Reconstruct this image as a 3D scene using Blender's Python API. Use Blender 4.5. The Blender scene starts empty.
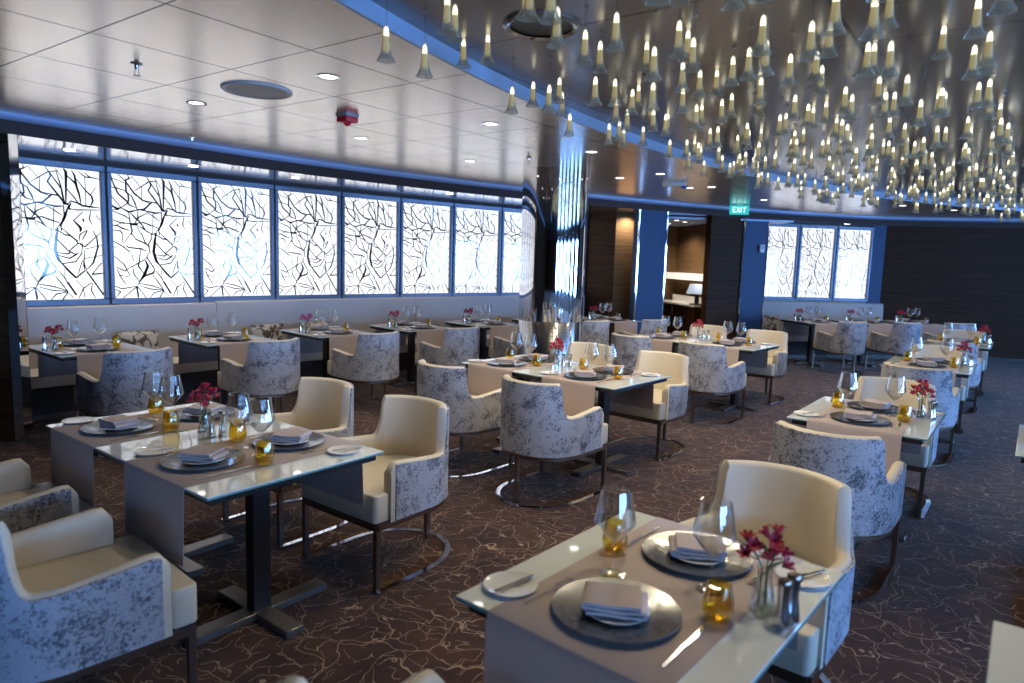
import bpy, bmesh, math, random
from mathutils import Vector, Matrix
random.seed(7)
SC = bpy.context.scene
COL = SC.collection
PI = math.pi
R_ = math.radians
sin, cos = math.sin, math.cos
def hd(a):                       # heading (deg, clockwise from +Y): unit vector ahead and unit vector to the right
    a = R_(a); return Vector((sin(a), cos(a))), Vector((cos(a), -sin(a)))
def smooth01(t):
    t = max(0, min(1, t)); return t*t*(3-2*t)

# ------------------------------------------------------------------ mesh builder
class MB:
    def __init__(s): s.v = []; s.f = []
    def add(s, vs, fs):
        o = len(s.v); s.v += [tuple(p) for p in vs]; s.f += [tuple(i+o for i in f) for f in fs]; return s
    def box(s, c, d, rz=0, M=None):
        x, y, z = d[0]/2, d[1]/2, d[2]/2
        vs = [Vector(p) for p in ((-x,-y,-z),(x,-y,-z),(x,y,-z),(-x,y,-z),(-x,-y,z),(x,-y,z),(x,y,z),(-x,y,z))]
        m = M if M is not None else Matrix.Rotation(rz, 3, 'Z')
        vs = [m @ p + Vector(c) for p in vs]
        return s.add(vs, [(0,3,2,1),(4,5,6,7),(0,1,5,4),(1,2,6,5),(2,3,7,6),(3,0,4,7)])
    def lathe(s, prof, n=24, c=(0,0,0), cap=True):
        vs = []; fs = []; m = len(prof)
        for (r, z) in prof:
            for k in range(n):
                a = 2*PI*k/n; vs.append((c[0]+r*cos(a), c[1]+r*sin(a), c[2]+z))
        for i in range(m-1):
            for k in range(n):
                k2 = (k+1) % n
                fs.append((i*n+k, i*n+k2, (i+1)*n+k2, (i+1)*n+k))
        if cap:
            fs.append(tuple(reversed(range(n)))); fs.append(tuple((m-1)*n+k for k in range(n)))
        return s.add(vs, fs)
    def tube(s, pts, r, n=8, cap=True):
        pts = [Vector(p) for p in pts]; vs = []; fs = []
        rr = r if isinstance(r, (list, tuple)) else [r]*len(pts)
        up = None
        for i, p in enumerate(pts):
            t = (pts[min(i+1, len(pts)-1)] - pts[max(i-1, 0)]).normalized()
            if up is None:
                up = t.orthogonal().normalized()
            else:
                up = (up - t*up.dot(t)); up = up.normalized() if up.length > 1e-6 else t.orthogonal().normalized()
            b = t.cross(up)
            for k in range(n):
                a = 2*PI*k/n; vs.append(p + (up*cos(a) + b*sin(a))*rr[i])
        for i in range(len(pts)-1):
            for k in range(n):
                k2 = (k+1) % n; fs.append((i*n+k, i*n+k2, (i+1)*n+k2, (i+1)*n+k))
        if cap:
            fs.append(tuple(reversed(range(n)))); fs.append(tuple((len(pts)-1)*n+k for k in range(n)))
        return s.add(vs, fs)
    def prism(s, outline, z0, z1, M=None, c=(0,0,0)):
        n = len(outline); c = Vector(c)
        vs = [Vector((x, y, z0)) for x, y in outline] + [Vector((x, y, z1)) for x, y in outline]
        if M is not None: vs = [M @ p for p in vs]
        vs = [p + c for p in vs]
        fs = [tuple(reversed(range(n))), tuple(range(n, 2*n))] + [(i, (i+1) % n, n+(i+1) % n, n+i) for i in range(n)]
        return s.add(vs, fs)
    def sweep(s, path, section, closed=False, caps=True):
        """path: list of (pos Vector3, right Vector3); section(i): list of (r, z) per path point, a closed loop."""
        vs = []; fs = []; m = None
        for i, (p, r) in enumerate(path):
            sec = section(i); m = len(sec)
            for a, z in sec: vs.append(p + r*a + Vector((0, 0, z)))
        n = len(path)
        for i in range(n if closed else n-1):
            j = (i+1) % n
            for k in range(m):
                k2 = (k+1) % m; fs.append((i*m+k, j*m+k, j*m+k2, i*m+k2))
        if caps and not closed:
            fs.append(tuple(range(m))); fs.append(tuple(reversed([(n-1)*m+k for k in range(m)])))
        return s.add(vs, fs)
    def mesh(s, name, mat, smooth=False, bevel=0, seg=2, angle=40):
        me = bpy.data.meshes.new(name); bm = bmesh.new()
        bv = [bm.verts.new(p) for p in s.v]
        for f in s.f:
            try: bm.faces.new([bv[i] for i in f])
            except ValueError: pass
        bm.normal_update()
        bmesh.ops.recalc_face_normals(bm, faces=bm.faces[:])
        if bevel:
            es = [e for e in bm.edges if len(e.link_faces) == 2 and e.calc_face_angle(0) > R_(35)]
            bmesh.ops.bevel(bm, geom=es, offset=bevel, segments=seg, profile=.5, affect='EDGES', clamp_overlap=True)
        bm.to_mesh(me); bm.free()
        if smooth or bevel:
            for p in me.polygons: p.use_smooth = True
            me.set_sharp_from_angle(angle=R_(angle))
        me.materials.append(mat)
        return me
    def build(s, name, mat, parent=None, loc=None, label=None, **kw):
        o = bpy.data.objects.new(name, s.mesh(name, mat, **kw)); COL.objects.link(o)
        if parent is not None: o.parent = parent
        if loc is not None: o.location = loc
        if label: o['label'] = label
        return o

def tag(o, label=None, cat=None, group=None, kind=None):
    if label: o['label'] = label
    if cat: o['category'] = cat
    if group: o['group'] = group
    if kind: o['kind'] = kind
    return o
def empty(name, loc=(0,0,0), rz=0):
    o = bpy.data.objects.new(name, None); COL.objects.link(o); o.location = loc; o.rotation_euler = (0, 0, rz)
    o.empty_display_size = .1
    return o
def copy_tree(o, parent=None):
    c = o.copy(); COL.objects.link(c)
    if parent is not None: c.parent = parent
    for ch in list(o.children): copy_tree(ch, c)
    return c
PROTO = {}
def put(kind, maker, loc, rz, label, cat, group=None):
    """first use builds the thing, later uses copy it and its parts"""
    if kind not in PROTO:
        o = PROTO[kind] = maker()
    else:
        o = copy_tree(PROTO[kind])
    o.location = loc; o.rotation_euler = (0, 0, rz)
    o['label'] = label; o['category'] = cat
    if group: o['group'] = group
    elif 'group' in o: del o['group']
    return o

# ------------------------------------------------------------------ materials
def nt(name):
    m = bpy.data.materials.new(name); m.use_nodes = True; t = m.node_tree
    return m, t, t.nodes['Principled BSDF'], t.nodes['Material Output']
def setp(b, base=None, rough=None, metal=None, spec=None, coat=None, emit=None, es=None, sheen=None):
    I = b.inputs
    if base: I['Base Color'].default_value = (*base, 1)
    if rough is not None: I['Roughness'].default_value = rough
    if metal is not None: I['Metallic'].default_value = metal
    if spec is not None: I['Specular IOR Level'].default_value = spec
    if coat is not None: I['Coat Weight'].default_value = coat
    if sheen is not None: I['Sheen Weight'].default_value = sheen
    if emit: I['Emission Color'].default_value = (*emit, 1)
    if es is not None: I['Emission Strength'].default_value = es
def N(t, typ, **kw):
    n = t.nodes.new(typ)
    for k, v in kw.items():
        if k in n.inputs.keys(): n.inputs[k].default_value = v
        else: setattr(n, k, v)
    return n
def noise(t, vec, scale, detail=3, rough=.55, dist=0):
    n = N(t, 'ShaderNodeTexNoise', Scale=scale, Detail=detail, Roughness=rough, Distortion=dist)
    t.links.new(vec, n.inputs['Vector']); return n.outputs['Fac']
def ramp(t, fac, stops):
    r = t.nodes.new('ShaderNodeValToRGB'); e = r.color_ramp.elements
    while len(e) < len(stops): e.new(.5)
    for i, (p, c) in enumerate(stops):
        e[i].position = p; e[i].color = (*c, 1) if len(c) == 3 else c
    t.links.new(fac, r.inputs['Fac']); return r.outputs['Color']
def math_(t, op, a, b=None, clamp=False):
    n = N(t, 'ShaderNodeMath', operation=op, use_clamp=clamp)
    for i, x in enumerate((a, b)):
        if x is None: continue
        if isinstance(x, (int, float)): n.inputs[i].default_value = x
        else: t.links.new(x, n.inputs[i])
    return n.outputs[0]
def mixc(t, fac, a, b):
    n = N(t, 'ShaderNodeMix', data_type='RGBA')
    for i, x in ((0, fac), (6, a), (7, b)):
        if isinstance(x, (int, float)): n.inputs[i].default_value = x
        elif isinstance(x, tuple): n.inputs[i].default_value = (*x, 1)
        else: t.links.new(x, n.inputs[i])
    return n.outputs[2]
def bump(t, h, strength, dist=.01):
    n = N(t, 'ShaderNodeBump', Strength=strength, Distance=dist); t.links.new(h, n.inputs['Height']); return n.outputs['Normal']
def objvec(t, rnd=False):
    tc = N(t, 'ShaderNodeTexCoord'); v = tc.outputs['Object']
    if rnd:
        oi = N(t, 'ShaderNodeObjectInfo'); s = N(t, 'ShaderNodeVectorMath', operation='SCALE'); s.inputs['Scale'].default_value = 30
        cx = N(t, 'ShaderNodeCombineXYZ')
        for i in range(3): t.links.new(oi.outputs['Random'], cx.inputs[i])
        t.links.new(cx.outputs[0], s.inputs[0])
        a = N(t, 'ShaderNodeVectorMath', operation='ADD'); t.links.new(v, a.inputs[0]); t.links.new(s.outputs[0], a.inputs[1]); v = a.outputs[0]
    return v
def mapv(t, v, scale=(1,1,1), rot=(0,0,0), loc=(0,0,0)):
    m = N(t, 'ShaderNodeMapping'); m.inputs['Scale'].default_value = scale; m.inputs['Rotation'].default_value = rot; m.inputs['Location'].default_value = loc
    t.links.new(v, m.inputs['Vector']); return m.outputs['Vector']
def simple(name, base, rough=.5, metal=0, **kw):
    m, t, b, o = nt(name); setp(b, base, rough, metal, **kw)
    return m

def leather():
    m, t, b, o = nt('cream leather'); setp(b, (.66, .585, .46), .42, spec=.4)
    v = objvec(t, True); n = noise(t, v, 140, 2)
    t.links.new(bump(t, n, .12, .002), b.inputs['Normal']); return m
def tweed():
    m, t, b, o = nt('blotched silver brocade'); setp(b, (.5,.5,.55), .55, spec=.35)
    v = objvec(t, True)
    big = noise(t, v, 10, 3, .6, .6); fine = noise(t, v, 75, 4, .75, .3)
    s = math_(t, 'ADD', math_(t, 'MULTIPLY', big, .50), math_(t, 'MULTIPLY', fine, .74))
    c = ramp(t, s, [(.0, (.52,.52,.54)), (.62, (.46,.46,.49)), (.68, (.20,.20,.23)), (.80, (.06,.06,.08))])
    c2 = mixc(t, noise(t, v, 160, 2), (.78,.78,.80), (1.12,1.12,1.14))
    mul = N(t, 'ShaderNodeMix', data_type='RGBA', blend_type='MULTIPLY'); mul.inputs[0].default_value = 1
    t.links.new(c, mul.inputs[6]); t.links.new(c2, mul.inputs[7])
    t.links.new(mul.outputs[2], b.inputs['Base Color']); t.links.new(bump(t, fine, .15, .003), b.inputs['Normal']); return m
def wood(name, dark, light, rough=.35):
    m, t, b, o = nt(name); setp(b, dark, rough, spec=.10)
    v = objvec(t); w = mapv(t, v, (.5, .5, 14)); n = noise(t, w, 2.2, 5, .6, .8)
    w2 = mapv(t, v, (2.5, 2.5, 90)); n2 = noise(t, w2, 1.5, 3)
    s = math_(t, 'ADD', math_(t, 'MULTIPLY', n, .75), math_(t, 'MULTIPLY', n2, .3))
    t.links.new(ramp(t, s, [(.32, dark), (.72, light)]), b.inputs['Base Color']); return m
def carpet():
    m, t, b, o = nt('brown twig patterned carpet'); setp(b, (.04,.025,.018), .95, spec=.1, sheen=.15)
    v = objvec(t)
    warp = N(t, 'ShaderNodeTexNoise', Scale=3.2, Detail=3); t.links.new(v, warp.inputs['Vector'])
    sub = N(t, 'ShaderNodeVectorMath', operation='MULTIPLY_ADD'); sub.inputs[1].default_value = (.42,.42,0); sub.inputs[2].default_value = (-.21,-.21,0)
    t.links.new(warp.outputs['Color'], sub.inputs[0])
    ad = N(t, 'ShaderNodeVectorMath', operation='ADD'); t.links.new(v, ad.inputs[0]); t.links.new(sub.outputs[0], ad.inputs[1]); wv = ad.outputs[0]
    def net(scale, width, off, keep):
        vo = N(t, 'ShaderNodeTexVoronoi', feature='DISTANCE_TO_EDGE', voronoi_dimensions='2D', Scale=scale); t.links.new(mapv(t, wv, (1,1,1), (0,0,off), (off,off*2,0)), vo.inputs['Vector'])
        line = math_(t, 'LESS_THAN', vo.outputs['Distance'], width)
        k = math_(t, 'GREATER_THAN', noise(t, mapv(t, v, (1,1,1), (0,0,0), (off*3, off, 0)), scale*.75, 2), keep)
        return math_(t, 'MULTIPLY', line, k)
    a = math_(t, 'MAXIMUM', net(3.9, .0100, .7, .42), net(6.2, .0108, 2.1, .45))
    a = math_(t, 'MAXIMUM', a, net(9.8, .0150, 4.3, .50))
    base = ramp(t, noise(t, v, 5, 3), [(.3, (.030,.0125,.0060)), (.7, (.072,.031,.0135))])
    t.links.new(mixc(t, a, base, (.31,.215,.155)), b.inputs['Base Color'])
    t.links.new(bump(t, noise(t, v, 500, 1), .3, .002), b.inputs['Normal']); return m
def panels(name, base, rough, metal, u0, du, v0, dv, yaw, w=.010):
    """satin metal ceiling panels with dark joints on a rotated grid"""
    m, t, b, o = nt(name); setp(b, base, rough, metal)
    v = objvec(t); s = N(t, 'ShaderNodeSeparateXYZ'); t.links.new(v, s.inputs[0])
    x, y = s.outputs[0], s.outputs[1]; a = R_(yaw)
    uu = math_(t, 'ADD', math_(t, 'MULTIPLY', x, sin(a)), math_(t, 'MULTIPLY', y, cos(a)))
    vv = math_(t, 'SUBTRACT', math_(t, 'MULTIPLY', x, cos(a)), math_(t, 'MULTIPLY', y, sin(a)))
    def joint(c, c0, d, wd):
        q = math_(t, 'DIVIDE', math_(t, 'SUBTRACT', c, c0), d); f = math_(t, 'FRACT', math_(t, 'ADD', q, wd/d/2+100.0))
        return math_(t, 'LESS_THAN', f, wd/d)
    j = math_(t, 'MAXIMUM', joint(uu, u0, du, w*.8), joint(vv, v0, dv, w))
    t.links.new(mixc(t, j, base, (.03,.03,.035)), b.inputs['Base Color'])
    rr = math_(t, 'ADD', math_(t, 'MULTIPLY', noise(t, mapv(t, v, (1,1,1)), 1.3, 2), .08), rough-.04)
    t.links.new(rr, b.inputs['Roughness'])
    st = noise(t, mapv(t, v, (14,14,1), (0,0,0)), 2.0, 2)
    t.links.new(bump(t, st, .02, .01), b.inputs['Normal']); return m
def thin_glass(name, tint=(1,1,1), gloss=.9, rough=.02, ior=1.5, edge=.0):
    """thin-walled glass: looks through, mirrors by the angle"""
    m, t, b, o = nt(name); t.nodes.remove(b)
    tr = N(t, 'ShaderNodeBsdfTransparent'); tr.inputs[0].default_value = (*tint, 1)
    gl = N(t, 'ShaderNodeBsdfGlossy', Roughness=rough); gl.inputs[0].default_value = (gloss, gloss, gloss, 1)
    lw = N(t, 'ShaderNodeLayerWeight', Blend=.5); fr = math_(t, 'POWER', lw.outputs['Facing'], 2.1)
    mx = N(t, 'ShaderNodeMixShader'); f = math_(t, 'ADD', math_(t, 'MULTIPLY', fr, .95), .055+edge, True)
    t.links.new(f, mx.inputs[0]); t.links.new(tr.outputs[0], mx.inputs[1]); t.links.new(gl.outputs[0], mx.inputs[2])
    t.links.new(mx.outputs[0], o.inputs['Surface']); return m
def frosted(name, col, trans, gloss=.15):
    m, t, b, o = nt(name); t.nodes.remove(b)
    tr = N(t, 'ShaderNodeBsdfTransparent'); tl = N(t, 'ShaderNodeBsdfTranslucent'); df = N(t, 'ShaderNodeBsdfDiffuse'); gl = N(t, 'ShaderNodeBsdfGlossy', Roughness=.12)
    tl.inputs[0].default_value = (*col, 1); df.inputs[0].default_value = (*col, 1)
    a = N(t, 'ShaderNodeMixShader', Fac=.5); t.links.new(tl.outputs[0], a.inputs[1]); t.links.new(df.outputs[0], a.inputs[2])
    c = N(t, 'ShaderNodeMixShader', Fac=trans); t.links.new(a.outputs[0], c.inputs[1]); t.links.new(tr.outputs[0], c.inputs[2])
    lw = N(t, 'ShaderNodeLayerWeight', Blend=.5); fr = math_(t, 'POWER', lw.outputs['Facing'], 4.0)
    d = N(t, 'ShaderNodeMixShader'); t.links.new(math_(t, 'ADD', math_(t, 'MULTIPLY', fr, .6), .04+gloss*.2, True), d.inputs[0]); t.links.new(c.outputs[0], d.inputs[1]); t.links.new(gl.outputs[0], d.inputs[2])
    t.links.new(d.outputs[0], o.inputs['Surface']); return m
def emitter(name, col, s, base=(.8,.8,.8)):
    return simple(name, base, .3, emit=col, es=s)

M = dict(
 footmetal=simple('grey bronze steel', (.20,.175,.155), .32, .8),
 speak=simple('pale grey speaker rim', (.62,.62,.62), .4),
 leather=leather(), tweed=tweed(), carpet=carpet(),
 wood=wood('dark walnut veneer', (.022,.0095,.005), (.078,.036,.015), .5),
 wood_lit=wood('walnut veneer', (.085,.048,.024), (.20,.115,.055), .38),  # lit copy of the walnut: light on these walls put into the colour
 bronze=simple('dark bronze metal', (.30,.235,.19), .28, 1.0),
 chrome=simple('polished chrome', (.78,.78,.80), .06, 1.0),
 mirror=simple('mirror polished steel', (.80,.80,.82), .035, 1.0),
 brushed=simple('brushed steel', (.46,.44,.42), .18, 1.0),
 steel=simple('cutlery steel', (.72,.72,.73), .14, 1.0),
 ceil=panels('satin metal ceiling panels', (.93,.825,.70), .25, .84, 1.52, .72, -2.92, .70, 36, .012),
 soffit=panels('satin soffit panels', (.95,.87,.76), .13, .95, 1.52, 40, -2.92, 40, 36, .001),
 recess=panels('dark recess ceiling panels', (.31,.28,.25), .25, .7, 1.9, .9, -2.5, 1.8, 36, .018),
 fascia=simple('dark plum fascia', (.055,.034,.030), .55, 0, spec=.2),
 strip=simple('satin pale blue trim', (.36,.47,.70), .35, .1),
 cove=simple('pale blue painted recess edge', (.42,.60,.85), .4),
 blue=simple('blue satin lacquer', (.030,.068,.155), .45, .0, spec=.25),
 frame=simple('satin grey blue window frame', (.10,.12,.165), .32, .4),
 joint=simple('black rubber joint', (.015,.015,.02), .6),
 seat=simple('taupe banquette upholstery', (.50,.455,.43), .6),
 seatc=simple('cream banquette seat', (.60,.53,.42), .5),
 dark=simple('black brown base panel', (.03,.024,.022), .4),
 tabletop=simple('back painted white glass', (.74,.79,.79), .04, 0, spec=.6, coat=.4),
 edge=simple('green glass edge', (.16,.30,.29), .08, 0, spec=.6),
 tframe=simple('black brown table steel', (.022,.018,.017), .35, .3),
 linen=simple('mauve grey linen', (.44,.355,.325), .85, sheen=.2),
 napkin=simple('mauve napkin cloth', (.50,.41,.395), .85, sheen=.2),
 charger=None, china=simple('white china', (.80,.80,.80), .08, 0, spec=.6),
 amber=thin_glass('amber glass', (.96,.83,.33), .9, .02, 1.5, .02), glass=thin_glass('clear glass', (.97,.98,.98), .95, .01, 1.5, .012),
 water=thin_glass('water', (.93,.96,.95), .8, .0, 1.33),
 stem=simple('green stem', (.06,.16,.04), .5), leaf=simple('green leaf', (.05,.15,.06), .45),
 petal=simple('crimson petal', (.48,.018,.05), .5), petal2=simple('pink petal', (.55,.07,.20), .5),
 redpl=simple('red plastic', (.85,.03,.05), .35), white=simple('white plastic', (.75,.75,.76), .4), grey=simple('grey plastic', (.46,.46,.47), .5), black=simple('black plastic', (.012,.012,.014), .4),
 lens=emitter('downlight lens', (1,.96,.90), 5), bell=frosted('smoky trumpet glass', (.74,.70,.52), .64, .10), clearstem=thin_glass('clear stem glass', (.95,.95,.93), .8, .05),
 core=emitter('lit frosted core', (1,.80,.32), 0.36, (.6,.53,.25)), tip=emitter('lit lamp tip', (1,.95,.74), 2.8),
 pane=None, motif=simple('black printed branch lines', (.008,.008,.009), .05, 0, spec=.5),
 day=emitter('daylit sea window', (.21,.46,1.0), 32.0), counter=simple('white stone counter', (.80,.78,.74), .25), screen=emitter('lit till screen', (.30,.42,.62), .7, (.05,.06,.08)),
 exit=emitter('lit green exit panel', (.02,.42,.40), .9, (.02,.2,.2)), exitw=emitter('lit white letters', (.75,1,.95), 1.1),
 bay=emitter('lit shelf', (1,.93,.8), .55),
)
def charger_mat():
    m, t, b, o = nt('hammered pewter glass'); setp(b, (.15,.15,.155), .17, .05, coat=.2)
    v = objvec(t); n = noise(t, v, 70, 2)
    t.links.new(ramp(t, noise(t, v, 40, 3), [(.35, (.05,.05,.054)), (.7, (.105,.105,.11))]), b.inputs['Base Color'])
    t.links.new(bump(t, n, .10, .002), b.inputs['Normal']); return m
M['charger'] = charger_mat()
def pane_mat():
    m, t, b, o = nt('backlit frosted pane'); setp(b, (.85,.85,.83), .015, 0, spec=.5, emit=(1.0,.955,.88), es=0.74); return m
M['pane'] = pane_mat()
def pattern_mat():
    m, t, b, o = nt('brown and cream printed cushion'); setp(b, (.5,.4,.3), .8)
    v = objvec(t, True); c = ramp(t, noise(t, v, 12, 2, .5, 1.2), [(.46, (.10,.065,.05)), (.52, (.55,.5,.43))]); t.links.new(c, b.inputs['Base Color']); return m
M['cushion'] = pattern_mat()
# ------------------------------------------------------------------ tub chair (front towards +Y)
def u_path(a, b, ytip, yc, n_side=10, n_arc=72):
    """plan path from the left tip round the rear to the right tip: (pos, outward normal, s) ; s = 0 rear .. 1 side start, >1 along the arm"""
    out = []
    for i in range(n_side):
        y = ytip + (yc-ytip)*i/n_side
        out.append((Vector((-a, y, 0)), Vector((-1, 0, 0)), 1 + (y-yc)/(ytip-yc)))
    for i in range(n_arc+1):
        th = PI + PI*i/n_arc                       # left -> rear -> right
        p = Vector((a*cos(th), yc + b*sin(th), 0)); nrm = Vector((cos(th)/a, sin(th)/b, 0)).normalized()
        out.append((p, nrm, abs(th-1.5*PI)/(PI/2)))
    for i in range(1, n_side+1):
        y = yc + (ytip-yc)*i/n_side
        out.append((Vector((a, y, 0)), Vector((1, 0, 0)), 1 + (y-yc)/(ytip-yc)))
    return out
def shell_h(s):
    """height of the tub's rim: high back, steps down to arms that rise a little to the front"""
    arm = .615 + .035*max(0, min(1, (s-.85)/1.15))
    t = max(0, min(1, (s-.62)/.17)); k = (1-(1-t)**2.8)*smooth01(t/.25)
    h = .845*(1-k) + arm*k
    if s > 1.80:
        q = (s-1.80)/.20; h -= .045*(1-math.sqrt(max(0, 1-q*q)))
    return h
def make_chair():
    root = empty('tub_armchair')
    P = u_path(.312, .30, .245, -.04)
    t = .058
    mb = MB()
    def sec(i):
        h = shell_h(P[i][2]); return [(-.004, .345), (-.004, h-.018), (-.012, h-.005), (-.028, h), (-t+.012, h-.004), (-t, h-.018), (-t, .345)]
    mb.sweep([(p, n) for p, n, s in P], sec)
    mb.build('upholstery', M['leather'], root, smooth=True, angle=50)
    fb = MB()
    Q = [q for q in P if q[2] < 1.99]
    fb.sweep([(p, n) for p, n, s in Q], lambda i: [(-.006, .350), (.003, .350), (.003, shell_h(Q[i][2])-.012), (-.006, shell_h(Q[i][2])-.009)])
    fb.build('outer_shell', M['tweed'], root, smooth=True, angle=50)
    # seat cushion with a wider front
    o = [(-.250, -.12), (-.215, -.20), (-.12, -.262), (0, -.278), (.12, -.262), (.215, -.20), (.250, -.12), (.250, .252), (.300, .252), (.300, .325), (.285, .340), (-.285, .340), (-.300, .325), (-.300, .252), (-.250, .252)]
    sb = MB().prism(o, .355, .498); sb.build('seat', M['leather'], root, bevel=.014, seg=3)
    # bronze frame under the tub
    F = u_path(.292, .285, .32, -.035, 6, 30)
    fr = MB().sweep([(p, n) for p, n, s in F], lambda i: [(-.012, .318), (.012, .318), (.012, .354), (-.012, .354)])
    fr.box((0, .32, .336), (.584, .024, .036)); fr.build('base_frame', M['bronze'], root)
    for x, y in ((-.285, .315), (.285, .315), (0, -.322)):
        MB().box((x, y, .164), (.026, .026, .312)).build('leg', M['bronze'], root)
    G = u_path(.30, .36, .328, -.02, 6, 34)
    MB().sweep([(p, n) for p, n, s in G], lambda i: [(-.016, .001), (.016, .001), (.016, .011), (-.016, .011)]).build('floor_ring', M['chrome'], root)
    return root
# ------------------------------------------------------------------ tables (local frame: +X = v along the table, +Y = u from diner 1 to diner 2; origin at the centre on the floor)
def make_table(L, W):
    def f():
        root = empty('dining_table')
        tp = MB().box((0, 0, .744), (L, W, .012)).build('table_top', M['tabletop'], root, bevel=.002, seg=1)
        MB().box((0, 0, .7425), (L+.003, W+.003, .0075)).build('glass_edge', M['edge'], tp)
        MB().box((0, 0, .722), (L-.05, W-.05, .030)).build('underframe', M['tframe'], root)
        xs = (0,) if L < 1 else (-.42, .42)
        for x in xs:
            pd = MB().box((x, 0, .372), (.06, .085, .672)).build('pedestal', M['tframe'], root)
            a = MB().box((x, 0, .018), (.09, W-.16, .034)); a.box((x, 0, .0175), (min(.56, L-.2), .09, .033)); a.build('foot', M['footmetal'], pd, bevel=.004, seg=1)
        return root
    return f
def make_runner(W, hang=.31, w=.50):
    """a strip of linen laid across the table, both ends hanging"""
    def f():
        t = .0016; zt = .7524
        pts = []
        e = W/2+.0055
        prof = [(-e-.005, zt-hang), (-e-.004, zt-hang*.5), (-e-.002, zt-.03), (-e, zt-.006), (-e+.006, zt), (-W/4, zt), (0, zt), (W/4, zt), (e-.006, zt), (e, zt-.006), (e+.002, zt-.03), (e+.004, zt-hang*.5), (e+.005, zt-hang)]
        vs = []; fs = []; nx = 14; m = len(prof)
        for k in range(nx+1):
            x = -w/2 + w*k/nx
            for i, (y, z) in enumerate(prof):
                d = max(0, zt-z); yy = y + math.copysign(d*.012*(sin(k*1.15+.4)-1), y) if d > .02 else y
                vs.append((x*(1+.02*d), yy, z))
        for k in range(nx):
            for i in range(m-1):
                a = k*m+i; fs.append((a, a+m, a+m+1, a+1))
        me = bpy.data.meshes.new('table_runner'); bm = bmesh.new()
        bv = [bm.verts.new(p) for p in vs]
        for q in fs: bm.faces.new([bv[i] for i in q])
        bmesh.ops.recalc_face_normals(bm, faces=bm.faces[:])
        bmesh.ops.solidify(bm, geom=bm.faces[:], thickness=t)
        bm.to_mesh(me); bm.free()
        for p in me.polygons: p.use_smooth = True
        me.set_sharp_from_angle(angle=R_(50)); me.materials.append(M['linen'])
        o = bpy.data.objects.new('table_runner', me); COL.objects.link(o); return o
    return f
# ------------------------------------------------------------------ tableware (origin at the foot)
def one(name, mb, mat, **kw):
    return lambda: mb.build(name, mat, **kw)
def make_charger():
    return MB().lathe([(.002, 0), (.085, 0), (.112, .004), (.163, .013), (.1665, .0145), (.165, .0165), (.112, .0085), (.09, .005), (.002, .0045)], 56).build('charger_plate', M['charger'], smooth=True)
def make_plate():
    return MB().lathe([(.002, 0), (.055, 0), (.062, .003), (.086, .010), (.0875, .0115), (.086, .0125), (.06, .006), (.002, .005)], 40).build('dinner_plate', M['china'], smooth=True)
def make_bread_plate():
    return MB().lathe([(.002, 0), (.048, 0), (.056, .003), (.074, .010), (.0755, .0115), (.074, .0125), (.054, .006), (.002, .005)], 40).build('bread_plate', M['china'], smooth=True)
def make_napkin():
    """folded napkin: one cloth strip laid to and fro, seen as a stack of rounded folds"""
    root = MB(); w = .118; L = .162; t = .0085
    mid = []
    n = 8
    for k in range(3):
        z = .005 + k*.0115; a, b = (-L/2+.008, L/2-.010-.004*k)
        row = [(a + (b-a)*i/6, z + .0015*sin(i*1.1+k)) for i in range(7)]
        if k % 2: row.reverse()
        if k: 
            p, q = mid[-1], row[0]; s = 1 if p[0] > 0 else -1
            for j in range(1, 5):
                th = -PI/2 + PI*j/5; mid.append((p[0] + s*cos(th)*.007, (p[1]+q[1])/2 + sin(th)*(q[1]-p[1])/2))
        mid += row
    up = []; dn = []
    for i, (x, z) in enumerate(mid):
        x0, z0 = mid[max(i-1, 0)]; x1, z1 = mid[min(i+1, len(mid)-1)]
        d = Vector((x1-x0, z1-z0)).normalized(); nn = Vector((-d.y, d.x))*t/2
        up.append((x+nn.x, z+nn.y)); dn.append((x-nn.x, z-nn.y))
    m = Matrix(((0, 0, 1), (1, 0, 0), (0, 1, 0)))       # outline (a,b) extruded along X: a->Y, b->Z
    vs = []; fs = []; loop = up + dn[::-1]; k = len(loop)
    for x in (-w/2, -w/4, 0, w/4, w/2):
        for a, b in loop: vs.append((x, a, max(b, .0003)))
    for s in range(4):
        for i in range(k): fs.append((s*k+i, s*k+(i+1) % k, (s+1)*k+(i+1) % k, (s+1)*k+i))
    h = len(up)
    for s in (0, 4):
        for i in range(h-1): fs.append((s*k+i, s*k+i+1, s*k+k-2-i, s*k+k-1-i))
    return root.add(vs, fs).build('folded_napkin', M['napkin'], smooth=True, angle=60)
def make_wine_glass():
    root = empty('wine_glass')
    MB().lathe([(.038, .0005), (.0395, .0025), (.020, .005), (.007, .010), (.0038, .022), (.0034, .060), (.0044, .100)], 28).build('foot_and_stem', M['glass'], root, smooth=True, angle=60)
    MB().lathe([(.0044, .099), (.013, .106), (.038, .130), (.0605, .160), (.0595, .167), (.0500, .218), (.0425, .256), (.0410, .256), (.0485, .218), (.0580, .167), (.0585, .161), (.037, .1325), (.011, .1085), (.001, .105)], 36, cap=False).build('bowl', M['glass'], root, smooth=True, angle=40)
    return root
def make_tumbler():
    return MB().lathe([(.001, .0), (.026, .0), (.034, .006), (.041, .030), (.0405, .045), (.036, .075), (.031, .098), (.0293, .098), (.034, .075), (.0385, .045), (.039, .030), (.032, .010), (.024, .006), (.001, .006)], 32, cap=False).build('amber_tumbler', M['amber'], smooth=True, angle=50)
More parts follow.
